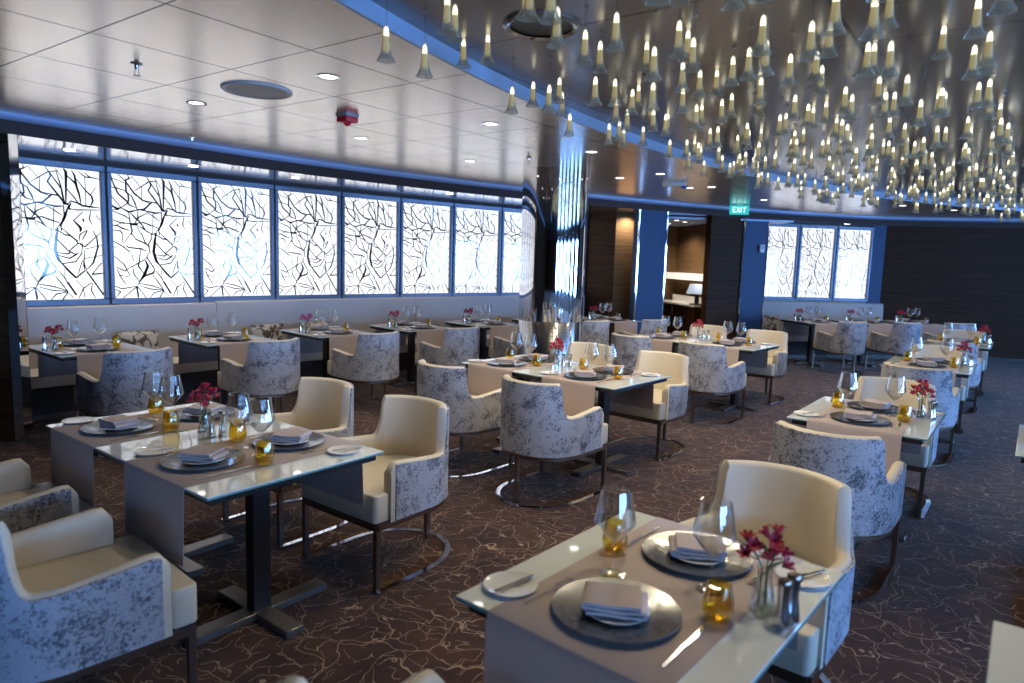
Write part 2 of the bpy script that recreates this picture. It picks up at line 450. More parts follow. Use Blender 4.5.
def make_vase():
    root = empty('bud_vase')
    MB().lathe([(.001, 0), (.030, 0), (.0345, .006), (.034, .022), (.026, .055), (.0195, .085), (.0185, .105), (.0225, .125), (.0212, .125), (.0170, .105), (.0178, .085), (.0243, .055), (.0323, .022), (.031, .010), (.001, .009)], 28, cap=False).build('glass_body', M['glass'], root, smooth=True, angle=50)
    MB().lathe([(.001, .0095), (.0300, .0105), (.0315, .022), (.0270, .042), (.001, .042)], 24, cap=False).build('water', M['water'], root, smooth=True, angle=40)
    return root
def make_flower(lean, hgt, mat):
    """one cut stem in the vase with leaves and a cluster of open trumpet flowers"""
    def f():
        root = empty('flower_stem'); rnd = random.Random(int(lean*1000)+int(hgt*1000))
        top = Vector((lean, 0, hgt)); nk = Vector((min(lean, .009), 0, .118))
        st = MB().tube([(min(lean, .012), 0, .014), (min(lean, .009), 0, .07), tuple(nk), tuple((nk+top)/2 + Vector((-lean*.06, 0, .003))), tuple(top)], .0022, 6).build('stem', M['stem'], root, smooth=True)
        lf = MB()
        for k in range(4):
            a = k*1.7+lean*20; p = nk.lerp(top, .34+.16*k); d = Vector((cos(a), sin(a), .55)).normalized(); s = Vector((-sin(a), cos(a), 0))
            q = [p, p+d*.020+s*.0065, p+d*.045, p+d*.020-s*.0065]; u = Vector((0, 0, .0012))
            lf.add([x+u for x in q]+[x-u for x in q], [(0,1,2,3),(7,6,5,4),(0,4,5,1),(1,5,6,2),(2,6,7,3),(3,7,4,0)])
        lf.build('leaf', M['leaf'], st)
        fl = MB()
        for k in range(4):
            a = 2*PI*k/4 + rnd.random(); base = top + Vector((cos(a)*.011, sin(a)*.011, (-.022, .002, -.010, .006)[k])); ax = Vector((cos(a)*.8, sin(a)*.8, .75)).normalized()
            if k == 3: ax = Vector((.1, .1, 1)).normalized()
            x = ax.orthogonal().normalized(); y = ax.cross(x)
            for j in range(6):
                b = 2*PI*j/6; dr = x*cos(b)+y*sin(b); sd = -x*sin(b)+y*cos(b)
                q = [base, base+ax*.013+dr*.006+sd*.005, base+ax*.024+dr*.016+sd*.006, base+ax*.026+dr*.022, base+ax*.024+dr*.016-sd*.006, base+ax*.013+dr*.006-sd*.005]
                w = ax*.001
                fl.add([p+w for p in q]+[p-w for p in q], [(0,1,2,3,4,5),(11,10,9,8,7,6)]+[(i,6+i,6+(i+1) % 6,(i+1) % 6) for i in range(6)])
        fl.build('blossom', M[mat], root)
        return root
    return f
def make_shaker():
    root = empty('condiment_shaker')
    MB().lathe([(.0205, 0), (.0215, .003), (.0185, .030), (.0135, .065), (.0150, .095), (.0175, .112)], 24).build('body', M['steel'], root, smooth=True, angle=50)
    MB().lathe([(.0175, .1122), (.0178, .1195), (.015, .124), (.002, .125)], 24).build('cap', M['bronze'], root, smooth=True, angle=50)
    return root
def make_knife(L=.235, name='table_knife'):
    def f():
        o = [(-.0045, 0), (.0045, 0), (.0055, L*.25), (.0042, L*.44), (.0095, L*.50), (.0105, L*.75), (.007, L*.93), (-.0035, L), (-.0042, L*.45)]
        return MB().prism([(x, y-L/2) for x, y in o], .0005, .0035).build(name, M['steel'], bevel=.0008, seg=1)
    return f
def make_fork():
    L = .205; mb = MB()
    mb.prism([(x, y-L/2) for x, y in [(-.0045, 0), (.0045, 0), (.0055, L*.22), (.0028, L*.5), (.0040, L*.62), (.0115, L*.70), (.0115, L*.77), (-.0115, L*.77), (-.0115, L*.70), (-.0040, L*.62), (-.0028, L*.5), (-.0055, L*.22)]], .0005, .0030)
    for k in range(4):
        x = -.0098+.0065*k; mb.prism([(x-.0015, L*.26), (x+.0015, L*.26), (x+.0008, L*.5), (x-.0008, L*.5)], .0007, .0028)
    return mb.build('dinner_fork', M['steel'])
def make_butter_knife():
    return make_knife(.150, 'butter_knife')()
PATTERN = """
12:9,997 26,937 50,899 86,844 188,788 212,761 283,744
9:14,965 175,934
12:93,998 182,946 213,915 275,858 371,809 461,785
12:204,1000 222,973 182,962 178,865 203,850 207,793 187,772 107,732
9:222,973 268,992
10:267,984 349,919
10:282,879 455,962 559,977
12:368,916 364,813
18:430,1000 468,963 536,896 587,845 615,738
9:467,959 479,930 445,891 527,817 590,762 609,729
10:533,992 609,917
21:618,997 643,973 628,738
10:539,975 581,870 598,787 615,738
14:702,990 733,954 750,870 774,812 791,737
16:649,949 738,895 774,812
18:632,856 721,785 772,732
10:752,929 840,850 910,806 922,769 882,716
9:773,990 843,952 908,947
10:843,948 843,722
9:844,986 889,955 999,944
8:898,819 958,877
8:0,892 62,891 191,870
16:1,828 107,740
21:0,752 67,723 107,732
13:2,712 80,715
16:107,736 203,704 328,729
13:210,850 242,836 285,772 302,728
26:302,728 387,732 487,798
12:371,809 500,795 552,793 590,753
16:328,729 523,709 602,716
39:596,737 654,731
12:654,739 681,757 765,744 797,729 876,724 993,720
10:666,698 744,693 992,703
24:681,741 653,706 672,690
18:602,720 605,629 564,577 569,527
21:654,718 605,629 557,560
16:802,678 702,611
21:702,611 779,551 765,525
29:801,627 813,607
12:894,691 873,630 898,588
12:203,700 213,623 236,551 221,518
16:223,697 292,650 324,635 406,556 451,541 516,526
10:315,725 306,651 265,609
12:425,705 326,668 271,617
12:425,709 496,683 579,644
12:497,699 484,525
44:225,607 304,606
13:5,636 114,612 271,609
12:271,613 376,625 454,607 558,585
12:303,593 361,579 426,548
10:9,592 74,586 113,571 203,554
10:7,552 98,547 123,515
12:296,585 346,521
12:14,704 156,670 208,647
13:557,577 503,526
9:28,585 141,621
9:952,659 990,626
13:118,536 120,447
13:222,535 133,448
18:3,465 119,423 202,376
12:159,432 184,416 341,407 406,388
12:222,539 279,484 376,457 447,430
12:347,543 377,478 421,434
18:465,542 469,497 428,446 445,372
21:530,548 508,473 491,381 521,307 560,275
13:504,539 607,496 659,494 736,445
21:508,469 635,372
21:635,372 743,437
12:570,549 646,502 737,454
12:510,361 628,351 655,368 720,344
12:516,340 640,317 713,348 740,365
18:560,275 705,293 780,362
13:328,399 311,305 296,263 366,198
10:404,330 297,288 150,234
18:425,372 404,339 480,257 499,241
21:384,314 414,265 372,199 304,133
16:499,241 478,207 372,182 304,133 282,100
24:560,275 630,217 701,167 808,226
16:778,302 728,201
10:512,224 582,166 607,125
10:585,233 583,183
34:607,133 696,32
13:471,191 541,125 605,62
9:605,62 446,71 315,96
9:605,66 461,100 303,120
31:269,96 285,6
18:269,92 106,3
16:282,92 378,1
10:262,96 90,76 12,100
12:17,72 75,52 13,4
13:605,58 485,42 430,1
21:605,54 550,0
10:605,54 669,7
29:821,218 1000,30
12:871,129 777,83 722,7
10:777,83 788,6
9:700,150 778,87
10:878,125 863,65 907,5
10:821,227 797,277 791,311
12:750,454 764,505 844,541
10:749,437 788,429 773,361
12:13,413 66,418
9:221,360 245,304
10:17,341 125,278 194,181
18:39,253 136,221 157,238
12:44,237 69,189 144,108
10:69,189 187,173
9:230,255 240,198 304,133
12:910,536 948,487 957,412 927,344 897,285 828,235
13:810,384 790,268 801,227
12:810,392 998,425
12:806,318 994,345
19:991,286 879,194
26:879,194 993,202
13:720,448 811,409 989,522
21:844,534 788,466
"""
# ------------------------------------------------------------------ the room
# left window wall: an arc walked from a start point, heading turning 2 degrees a metre
def arc(s, x0=-4.264, y0=7.182, h0=40.13, k=1.998):
    n = max(int(abs(s)/.05), 1); P = Vector((x0, y0)); ds = s/n
    for i in range(n):
        d, _ = hd(h0+k*(i+.5)*ds); P = P + d*ds
    return P, h0+k*s
def V3(p, z): return Vector((p[0], p[1], z))
WZ0, WZ1, SOF, CEIL, REC = 1.045, 2.472, 2.50, 2.65, 2.722

def struct(o): o['kind'] = 'structure'; return o
# floor
struct(MB().add([(-9,-10,0),(17,-10,0),(17,19,0),(-9,19,0)], [(0,1,2,3)]).build('floor', M['carpet']))
# fascia curve (plan), from behind the camera round to the far right
FC = [(-6.3,-2.5),(-6.0,.6),(-5.25,3.2),(-4.66,4.4),(-3.95,5.46),(-3.2,6.5),(-2.28,7.62),(-.98,8.90),(.15,9.82),(1.25,10.55),(2.80,11.48),(4.4,12.25),(5.8,12.72),(7.2,12.98),(9.0,12.55),(11.0,11.9),(12.6,10.9)]
def catmull(P, k=8):
    out = []
    for i in range(len(P)-1):
        p0, p1, p2, p3 = [Vector(P[max(0, min(len(P)-1, j))]) for j in (i-1, i, i+1, i+2)]
        for j in range(k):
            t = j/k; out.append(.5*((2*p1)+(p2-p0)*t+(2*p0-5*p1+4*p2-p3)*t*t+(3*p1-p0-3*p2+p3)*t**3))
    out.append(Vector(P[-1])); return out
FP = catmull(FC)
def path_of(P):
    out = []
    for i, p in enumerate(P):
        t = (P[min(i+1, len(P)-1)]-P[max(i-1, 0)]).normalized(); out.append((Vector((p.x, p.y, 0)), Vector((t.y, -t.x, 0))))
    return out                                     # right vector points into the room
FPATH = path_of(FP)
struct(MB().sweep(FPATH, lambda i: [(0, SOF), (0, 2.602), (-.02, 2.602), (-.02, SOF)]).build('trim_1', M['fascia'], smooth=True))
struct(MB().sweep(FPATH, lambda i: [(-.02, 2.602), (.012, 2.602), (.040, 2.618), (.052, 2.640), (.050, CEIL+.001), (-.02, CEIL+.001)]).build('trim_2', M['strip'], smooth=True, angle=60))
# recess rim circle and lower ceiling
CC, CR = Vector((12.21, -2.43)), 13.97
def cang(p): return math.atan2(p.y-CC.y, p.x-CC.x)
mb = MB(); vs = []; fs = []
for p in FP:
    a = cang(p); q = CC + Vector((cos(a), sin(a)))*CR
    for r in range(5):
        w = q.lerp(p, r/4); vs.append((w.x, w.y, CEIL))
for i in range(len(FP)-1):
    for r in range(4): a = i*5+r; fs.append((a, a+1, a+6, a+5))
mb.add(vs, fs); struct(mb.build('ceiling', M['ceil']))
cpts = [CC + Vector((cos(cang(p)), sin(cang(p))))*CR for p in FP]
cp = [(Vector((p.x, p.y, 0)), (Vector((CC.x, CC.y, 0))-Vector((p.x, p.y, 0))).normalized()) for p in cpts]
struct(MB().sweep(cp, lambda i: [(0, CEIL-.004), (0, REC+.01), (-.02, REC+.01), (-.02, CEIL-.004)]).build('trim_3', M['cove'], smooth=True))
struct(MB().add([(-8,-10,REC),(17,-10,REC),(17,16,REC),(-8,16,REC)], [(3,2,1,0)]).build('ceiling_recess', M['recess']))
# soffit between fascia and walls
mb = MB(); vs = []
for p, r in FPATH:
    for a in (0.0, -3.6): q = p + r*a; vs.append((q.x, q.y, SOF+.004))
mb.add(vs, [(2*i, 2*i+1, 2*i+3, 2*i+2) for i in range(len(FPATH)-1)]); struct(mb.build('ceiling_soffit', M['soffit']))

# ---- windows
PAT = [(float(l.split(':')[0])/1000, [tuple(float(c)/1000 for c in p.split(',')) for p in l.split(':')[1].split()]) for l in PATTERN.strip().split('\n')]
WN = 0
def window(P0, P1, z0=WZ0, z1=WZ1, cut=0.0):
    """one window unit between two plan points: frame, lit pane and the printed branch lines"""
    global WN; WN += 1
    d = (P1-P0); L = d.length; ang = math.atan2(d.y, d.x)          # local x along the wall, local -y into the room
    b = .052; H = z1-z0
    fr = MB()
    for (x0, x1, y0, y1) in ((.008, L-.008, 0, b+.012), (.008, L-.008, H-b-.012, H), (.008, b, b+.012, H-b-.012), (L-b, L-.008, b+.012, H-b-.012)):
        fr.box(((x0+x1)/2, 0, (y0+y1)/2), (x1-x0, .07, y1-y0))
    o = fr.build('window_%d' % WN, M['frame'], None, loc=(P0.x, P0.y, z0), bevel=.006, seg=1); o.rotation_euler = (0, 0, ang); struct(o)
    MB().box((L/2, .012, H/2), (L-2*b+.01, .012, H-2*b-.02)).build('pane', M['pane'], o)
    lo = MB(); w0, h0 = L-2*b, H-2*b-.024
    for w, pts in PAT:
        w = max(w, .0130)
        q = [Vector((b+u*w0, b+.012+v*h0)) for u, v in pts]
        for i in range(len(q)-1):
            t = (q[i+1]-q[i]); 
            if t.length < 1e-5: continue
            t.normalize(); n = Vector((-t.y, t.x))
            n0 = n; e = len(q)-1
            wa = w*w0/2*1.55*(.45 if i == 0 else .85 + .3*sin(7*i+w*900)); wb = w*w0/2*1.55*(.45 if i == e-1 else .85 + .3*sin(7*(i+1)+w*900))
            a0, a1 = q[i]-t*.002, q[i+1]+t*.002
            lo.add([(a0.x+n.x*wa, .0035, a0.y+n.y*wa), (a1.x+n.x*wb, .0035, a1.y+n.y*wb), (a1.x-n.x*wb, .0035, a1.y-n.y*wb), (a0.x-n.x*wa, .0035, a0.y-n.y*wa)], [(0, 1, 2, 3)])
    lo.build('branch_motif', M['motif'], o)
    MB().box((L, .0, H/2), (.016, .05, H)).build('joint', M['joint'], o)
    return o
NW = 9
for i in range(-2, 8):
    window(arc(.938*i)[0], arc(.938*(i+1))[0])
wl = [arc(.938*i*.5)[0] for i in range(-4, 17)]
wp = path_of(wl)
struct(MB().sweep(wp, lambda i: [(-.04, 0), (-.03, WZ0), (-.2, WZ0), (-.2, 0)]).build('wall_left', M['seat'], smooth=True))
struct(MB().sweep(wp, lambda i: [(.02, WZ1+.001), (.02, 2.53), (-.2, 2.53), (-.2, WZ1+.001)]).build('trim_4', M['joint'], smooth=True))
# left wall behind the camera side
a0 = arc(-1.9)[0]
def wallrun(name, pts, z0, z1, mat, th=.12):
    P = [Vector(p) for p in pts]
    return struct(MB().sweep(path_of(P), lambda i: [(0, z0), (0, z1), (-th, z1), (-th, z0)]).build(name, mat))
wallrun('wall_side', [(-8,-9.5),(-7.6,0),(-6.9,3.2),(a0.x-.02, a0.y-.02)], 0, 2.8, M['wood'])
# window wall end, wood return and lit wood wall left of the blue pillar
e0, eh = arc(.938*8)
d8, n8 = hd(eh)
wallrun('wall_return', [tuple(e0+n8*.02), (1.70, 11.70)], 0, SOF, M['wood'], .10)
wallrun('wall_walnut', [(1.70, 11.70), (2.60, 12.23)], 0, SOF, M['wood_lit'], .10)
def pillar(name, p0, p1, depth, mat, z1=SOF+.02, trimmat=None):
    p0, p1 = Vector(p0), Vector(p1); d = (p1-p0).normalized(); n = Vector((d.y, -d.x)); c = (p0+p1)/2 - n*depth/2
    o = MB().box((0, 0, z1/2), ((p1-p0).length, depth, z1)).build(name, mat, None, loc=(c.x, c.y, 0), bevel=.006, seg=1); o.rotation_euler = (0, 0, math.atan2(d.y, d.x)); struct(o)
    if trimmat:
        for s in (-1, 1):
            MB().box((s*((p1-p0).length/2-.004), -depth/2+.004, z1/2), (.022, .022, z1-.004)).build('edge_trim', trimmat, o)
    return o
pillar('pillar_1', (2.03, 11.37), (2.56, 11.66), .14, M['blue'], trimmat=M['chrome'])
pillar('wall_partition', (3.40, 12.02), (4.03, 12.22), .16, M['wood'])
pillar('pillar_2', (4.04, 12.20), (4.52, 12.34), .40, M['blue'], trimmat=M['chrome'])
# right-hand bay of windows
dR, nR = hd(79)
R0 = Vector((4.56, 12.82))
for i in range(3):
    window(R0 + dR*(.785*i), R0 + dR*(.785*(i+1)))
Re = R0 + dR*2.355
wallrun('wall_bay', [tuple(R0-nR*.03-dR*.3), tuple(Re-nR*.03)], 0, WZ0, M['seat'])
struct(MB().sweep(path_of([R0-dR*.3, Re]), lambda i: [(.02, WZ1+.001), (.02, 2.53), (-.2, 2.53), (-.2, WZ1+.001)]).build('trim_5', M['joint']))
pillar('pillar_3', tuple(Re-nR*.012), tuple(Re-nR*.012+dR*.30), .3, M['blue'])
q0 = Re+dR*.30-nR*.02
d105, n105 = hd(105)
q1 = q0 + d105*4.9
wallrun('wall_right', [tuple(q0), tuple(q1)], 0, 2.70, M['wood'])
wallrun('baseboard_right', [tuple(q0+n105*.012), tuple(q1+n105*.012)], 0, .09, M['tframe'], .012)
# service niche behind the opening: back wall, shelf, counter, ceiling
wallrun('wall_niche', [(1.9, 14.6), (4.9, 14.9)], 0, 2.6, M['wood_lit'])
wallrun('wall_niche_side', [(3.45, 14.9), (3.88, 12.45)], 0, 2.6, M['wood_lit'])
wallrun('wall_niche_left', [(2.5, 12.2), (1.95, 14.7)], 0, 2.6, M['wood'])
struct(MB().box((3.3, 13.5, 2.47), (3.2, 2.6, .03)).build('ceiling_niche', M['strip']))
wallrun('wall_back', [(4.05, 12.75), (4.7, 13.2), (4.9, 15), (9, 15.2), (13, 13)], 0, 2.7, M['wood'])

# ---- opposite side of the room: tall sea windows (seen in the mirrors and panes, and lighting the room)
RW = [(13.0, 11.6), (13.7, 6.5), (13.6, 1.0), (12.2, -4.0), (8.5, -7.6), (3.5, -9.3), (-8.2, -9.5)]
wallrun('wall_opposite', RW, 0, .55, M['seat'])
wallrun('wall_opposite_top', RW, 2.35, 2.8, M['fascia'])
wallrun('wall_opposite_shell', [(a+.25, b-.02) if a > 5 else (a, b-.3) for a, b in RW], 0, 2.8, M['wood'])
RC = [0]
for A, B in zip(RW, RW[1:]): RC.append(RC[-1] + (Vector(B)-Vector(A)).length)
def rw(sv):
    for i in range(len(RW)-1):
        if sv <= RC[i+1] or i == len(RW)-2: return Vector(RW[i]).lerp(Vector(RW[i+1]), (sv-RC[i])/(RC[i+1]-RC[i]))
LIT = [(3.3, 5.35), (7.9, 9.75), (12.0, 14.6), (16.4, 18.6), (20.2, 22.6), (24.2, 26.2)]
def opening(s0, s1, n):
    """n sea windows side by side between two stations of the opposite wall"""
    global WN
    for k in range(n):
        A, B = rw(s0+(s1-s0)*k/n), rw(s0+(s1-s0)*(k+1)/n); d = B-A; st = d.length; c = (A+B)/2; WN += 1
        fr = MB()
        for x, z, w, h in ((-st/2+.04, .9, .08, 1.8), (st/2-.04, .9, .08, 1.8), (0, .04, st, .08), (0, 1.76, st, .08)): fr.box((x, 0, z), (w, .08, h))
        o = fr.build('window_%d' % WN, M['frame'], None, loc=(c.x, c.y, .55)); o.rotation_euler = (0, 0, math.atan2(d.y, d.x)); struct(o)
        MB().box((0, 0, .9), (st-.14, .01, 1.66)).build('pane', M['day'], o)
prev = 0
for s0, s1 in LIT + [(26.3, 26.3)]:
    if s0 - prev > .02:
        c0, c1 = rw(prev+.005), rw(s0-.005)
        mids = [rw(q) for q in RC if prev < q < s0]
        wallrun('wall_pier', [tuple(c0)] + [tuple(q) for q in mids] + [tuple(c1)], .55, 2.35, M['wood'], .1)
    if s1 > s0: opening(s0, s1, 2)
    prev = s1
wallrun('wall_rear', [tuple(rw(26.3)), RW[-1]], .5, 2.4, M['wood'], .1)

# left foreground pillar with a mirror-steel corner
dp, np_ = hd(36)
pl = pillar('pillar_4', (-5.0, 5.40), (-4.135, 5.56), .30, M['wood'], CEIL)
MB().box((.4405+.037, -.09, CEIL/2), (.072, .14, CEIL-.004)).build('corner_casing', M['mirror'], pl)

# ---- mirrored column
col = empty('mirrored_column', (.435, 7.86, 0)); col['kind'] = 'structure'; col.name = 'column'
MB().lathe([(.368, .002), (.368, .965), (.364, .97)], 72).build('lower_casing', M['brushed'], col, smooth=True)
MB().lathe([(.364, .965), (.370, .972), (.370, CEIL)], 96, cap=False).build('mirror_casing', M['mirror'], col, smooth=True)
MB().lathe([(.373, CEIL-.012), (.373, CEIL+.002)], 72).build('collar', M['chrome'], col, smooth=True)

# ------------------------------------------------------------------ banquettes
def banquette(s0, s1, fn, label, step=.25, lift=0):
    n = max(2, int((s1-s0)/step)+1); P = [fn(s0+(s1-s0)*i/n) for i in range(n+1)]; path = path_of(P)
    c = path[len(path)//2][0]; root = empty('banquette', c); sh = [(p-c, r) for p, r in path]
    tag(root, label, 'banquette', 'wall banquettes under the windows')
    def part(name, sec, mat, **kw): MB().sweep(sh, lambda i: sec).build(name, mat, root, smooth=True, **kw)
    part('back_cushion', [(.0, .36), (.0, 1.03+lift), (.02, 1.044+lift), (.10, 1.044+lift), (.125, 1.03+lift), (.17, .47), (.16, .36)], M['seat'])
    part('seat_cushion', [(.16, .33), (.16, .455), (.58, .465), (.60, .45), (.60, .34), (.58, .33)], M['seatc'])
    part('base_panel', [(.03, .07), (.03, .33), (.545, .33), (.53, .07)], M['dark'])
    part('kick_plate', [(.05, .0015), (.05, .07), (.50, .07), (.50, .0015)], M['brushed'])
    return root
banquette(-1.33, 1.085, lambda s: arc(s)[0], 'taupe banquette section nearest the dark pillar, under the first windows')
banquette(1.095, 3.95, lambda s: arc(s)[0], 'taupe banquette section behind the second and third window tables', lift=.012)
banquette(3.96, 7.0, lambda s: arc(s)[0], 'taupe banquette section behind the mirrored column', lift=.012)
banquette(.0, 1.22, lambda s: R0+dR*s, 'left half of the pale banquette beside the square blue pillar', lift=-.02)
banquette(1.23, 2.62, lambda s: R0+dR*s, 'right half of the pale banquette that ends at the dark wood wall', lift=-.02)

# ------------------------------------------------------------------ dining places
U2, V2, U4, V4 = .90, .74, .85, 1.555
chair_n = 0
def chair(P, a, label, group='silver patterned tub armchairs'):
    put('chair', make_chair, (P[0], P[1], 0), R_(-a), label, 'chair', group)
class Table:
    def __init__(s, L, a, four, place, bare=False, name=None):
        """L = corner at diner 1's left end, a = heading of u (diner 1 looks along it)"""
        s.L = Vector(L); s.u, s.v = hd(a); s.a = a; s.U, s.V = (U4, V4) if four else (U2, V2); s.four = four; s.place = place
        c = s.at(s.U/2, s.V/2)
        put('table4' if four else 'table2', make_table(s.V, s.U), (c.x, c.y, 0), R_(-a), name, 'table', 'glass topped dining tables')
        s.seats = [.335, 1.145] if four else [.37]
        if not bare:
            for i, vc in enumerate(s.seats):
                p = s.at(s.U/2, vc)
                put('runner%d' % four, make_runner(s.U), (p.x, p.y, 0), R_(-a), 'mauve linen runner across %s%s' % (('the left half of ', 'the right half of ')[i] if four else '', place), 'table runner', 'linen table runners')
    def at(s, u, v): return s.L + s.u*u + s.v*v
    def put(s, kind, mk, u, v, z, rot, label, cat, group):
        p = s.at(u, v); return put(kind, mk, (p.x, p.y, z), R_(-(s.a+rot)), label, cat, group)
    def setting(s, i, side, who, detail=2):
        """side 0: diner 1 (small u), 1: diner 2 facing back. who: words for the seat"""
        vc = s.seats[i]; Z = .7528; T = s.place
        def at(du, dv): return (du, vc+dv) if side == 0 else (s.U-du, vc-dv)
        ro = 0 if side == 0 else 180
        jit = random.uniform(-.008, .008)
        u, v = at(.218+jit, jit)
        s.put('charger', make_charger, u, v, Z, ro, 'grey charger plate at %s of %s' % (who, T), 'plate', 'pewter charger plates')
        s.put('plate', make_plate, u, v, Z+.0052, ro, 'small white plate at %s of %s' % (who, T), 'plate', 'white plates on chargers')
        s.put('napkin', make_napkin, u+random.uniform(-.004,.004), v, Z+.0181, ro+random.choice((60, 75, 100, 85)), 'folded mauve napkin at %s of %s' % (who, T), 'napkin', 'folded napkins')
        u, v = at(.43, .08) if s.four else at(.505, .125)
        s.put('wine', make_wine_glass, u, v, Z, 0, 'angular wine glass at %s of %s' % (who, T), 'wine glass', 'wine glasses')
        u, v = at(.365, .205)
        s.put('tumbler', make_tumbler, u, v, Z, 0, 'amber glass tumbler at %s of %s' % (who, T), 'tumbler', 'amber tumblers')
        if detail > 0:
            u, v = at(.135, -.292)
            zz = .7502
            s.put('bread', make_bread_plate, u, v, zz, ro, 'white bread plate at %s of %s' % (who, T), 'plate', 'white bread plates')
            s.put('bknife', make_butter_knife, u+.008, v+.01, zz+.0128, ro+random.uniform(5, 25), 'butter knife at %s of %s' % (who, T), 'butter knife', 'butter knives')
        if detail > 1:
            u, v = at(.20, .198); s.put('knife', make_knife(), u, v, Z, ro-2, 'steel table knife at %s of %s' % (who, T), 'knife', 'table knives')
            u, v = at(.19, -.198); s.put('fork', make_fork, u, v, Z, ro+2, 'steel fork at %s of %s' % (who, T), 'fork', 'dinner forks')
    def centre(s, u, v, shk, n=3, pink=False, words=''):
        T = s.place; p = s.at(u, v); Z = .7502
        put('vase', make_vase, (p.x, p.y, Z), 0, 'small clear bud vase on %s' % T, 'vase', 'bud vases')
        for k, (ln, hh, az, w) in enumerate(((.045, .172, 172, 'leaning left'), (.043, .186, 48, 'leaning right'), (.045, .164, 286, 'leaning forward'), (.004, .214, 20, 'standing tallest'))[:n]):
            mt = 'petal2' if pink else 'petal'
            put('flower%d%s' % (k, mt), make_flower(ln, hh, mt), (p.x, p.y, Z), R_(az), '%s flower %s in the vase on %s' % ('pink' if pink else 'red', w, T), 'flower', 'cut flowers in bud vases')
        for k, (su, sv) in enumerate(shk):
            q = s.at(su, sv); put('shaker', make_shaker, (q.x, q.y, Z), 0, 'steel shaker %s on %s' % (('nearest the vase', 'farther from the vase')[k], T), 'shaker', 'waisted steel shakers')
    def edge_chair(s, v, side, pull=.31, turn=0):
        u = -pull if side == 0 else s.U+pull
        return s.at(u, v), s.a + (0 if side == 0 else 180) + turn

# foreground table
T = Table((-.13, 1.735), 40.1, 0, 'the nearest table', name='white glass topped table in the foreground, set for two')
T.setting(0, 0, 'the near seat'); T.setting(0, 1, 'the far seat')
T.centre(.505, .640, ((.455, .705), (.505, .714)), 3)
p, a = T.edge_chair(.36, 1, .37); chair(p, a, 'cream tub armchair behind the nearest table, its inside facing the camera')
p, a = T.edge_chair(.36, 0, .37); chair(p, a, 'tub armchair cut off by the bottom edge, only an arm tip showing')
# left table for four
T = Table((-2.33, 3.34), 37.35, 1, 'the left four-seat table', name='glass topped four-seat table at left with dark pedestals')
T.setting(0, 0, 'the near left seat'); T.setting(1, 0, 'the near right seat'); T.setting(1, 1, 'the far right seat'); T.setting(0, 1, 'the far left seat')
T.centre(.475, .66, ((.440, .785), (.49, .80)), 4)
p, a = T.edge_chair(1.34, 0, .41, 5); chair(p, a, 'blue lit patterned tub armchair in the bottom left corner')
p, a = T.edge_chair(.42, 0, .37); chair(p, a, 'tub armchair at the left edge behind the bottom left armchair')
p, a = T.edge_chair(1.165, 1, .37); chair(p, a, 'cream tub armchair at the right end of the left four-seat table')
p, a = T.edge_chair(.36, 1, .37); chair(p, a, 'cream tub armchair on the far side of the left table')
# centre table for four
T = Table((-.43, 5.84), 40.9, 1, 'the centre four-seat table', name='glass topped four-seat table in front of the mirrored column')
T.setting(0, 0, 'the near left seat'); T.setting(1, 0, 'the near right seat'); T.setting(1, 1, 'the far right seat'); T.setting(0, 1, 'the far left seat')
T.centre(.50, .66, ((.46, .75), (.51, .785)), 4)
p, a = T.edge_chair(1.25, 0, .37); chair(p, a, 'silver patterned tub armchair with its back to us in the middle of the room')
p, a = T.edge_chair(.36, 0, .37); chair(p, a, 'silver patterned tub armchair at the near left seat of the centre table')
p, a = T.edge_chair(1.16, 1, .37); chair(p, a, 'cream tub armchair at the right end of the centre table')
p, a = T.edge_chair(.36, 1, .37); chair(p, a, 'cream tub armchair beside the mirrored column')
# far table for four
T = Table((1.45, 8.36), 40.8, 1, 'the far four-seat table', name='glass topped four-seat table farthest back, before the wood partition')
T.setting(0, 0, 'the near left seat', 1); T.setting(1, 0, 'the near right seat', 1); T.setting(1, 1, 'the far right seat', 1); T.setting(0, 1, 'the far left seat', 1)
T.centre(.50, .66, ((.46, .75), (.51, .785)), 4)
p, a = T.edge_chair(1.22, 0, .37); chair(p, a, 'silver patterned tub armchair with its back to us at the far four-seat table')
p, a = T.edge_chair(.36, 0, .37); chair(p, a, 'patterned tub armchair at the near left seat of the far table')
p, a = T.edge_chair(1.16, 1, .37); chair(p, a, 'cream tub armchair at the right end of the far table')
p, a = T.edge_chair(.36, 1, .37); chair(p, a, 'cream tub armchair before the dark wood partition')
# right-hand row
RROW = [((1.69, 4.08), 37.7, 'the second table of the right row', 'second table back in the right-hand row, set for two', 2),
        ((3.56, 6.52), 36.5, 'the third table of the right row', 'third table back in the right-hand row, set for two', 1),
        ((5.28, 8.75), 37.0, 'the last table of the right row', 'last and farthest table of the right-hand row', 1)]
for (L, a_, pl_, nm, det) in RROW:
    T = Table(L, a_, 0, pl_, name='glass topped ' + nm)
    T.setting(0, 0, 'the near seat', det); T.setting(0, 1, 'the far seat', det)
    T.centre(.575, .632, ((.53, .69), (.57, .70)), 4)
    p, a = T.edge_chair(.36, 0, .37); chair(p, a, 'silver patterned tub armchair on the near side of ' + pl_)
    p, a = T.edge_chair(.36, 1, .37); chair(p, a, 'cream tub armchair on the far side of ' + pl_)
# right edge tables
T = Table((2.56, 3.36), 37.5, 0, 'the table at the right edge', True, name='bare white table cut off by the right edge, half way up')
p, a = T.edge_chair(.44, 0, .20); chair(p, a, 'tub armchair in shadow at the right edge')
T = Table((.745, .975), 37.0, 0, 'the table in the bottom right corner', True, name='bare white table cut off by the bottom right corner')
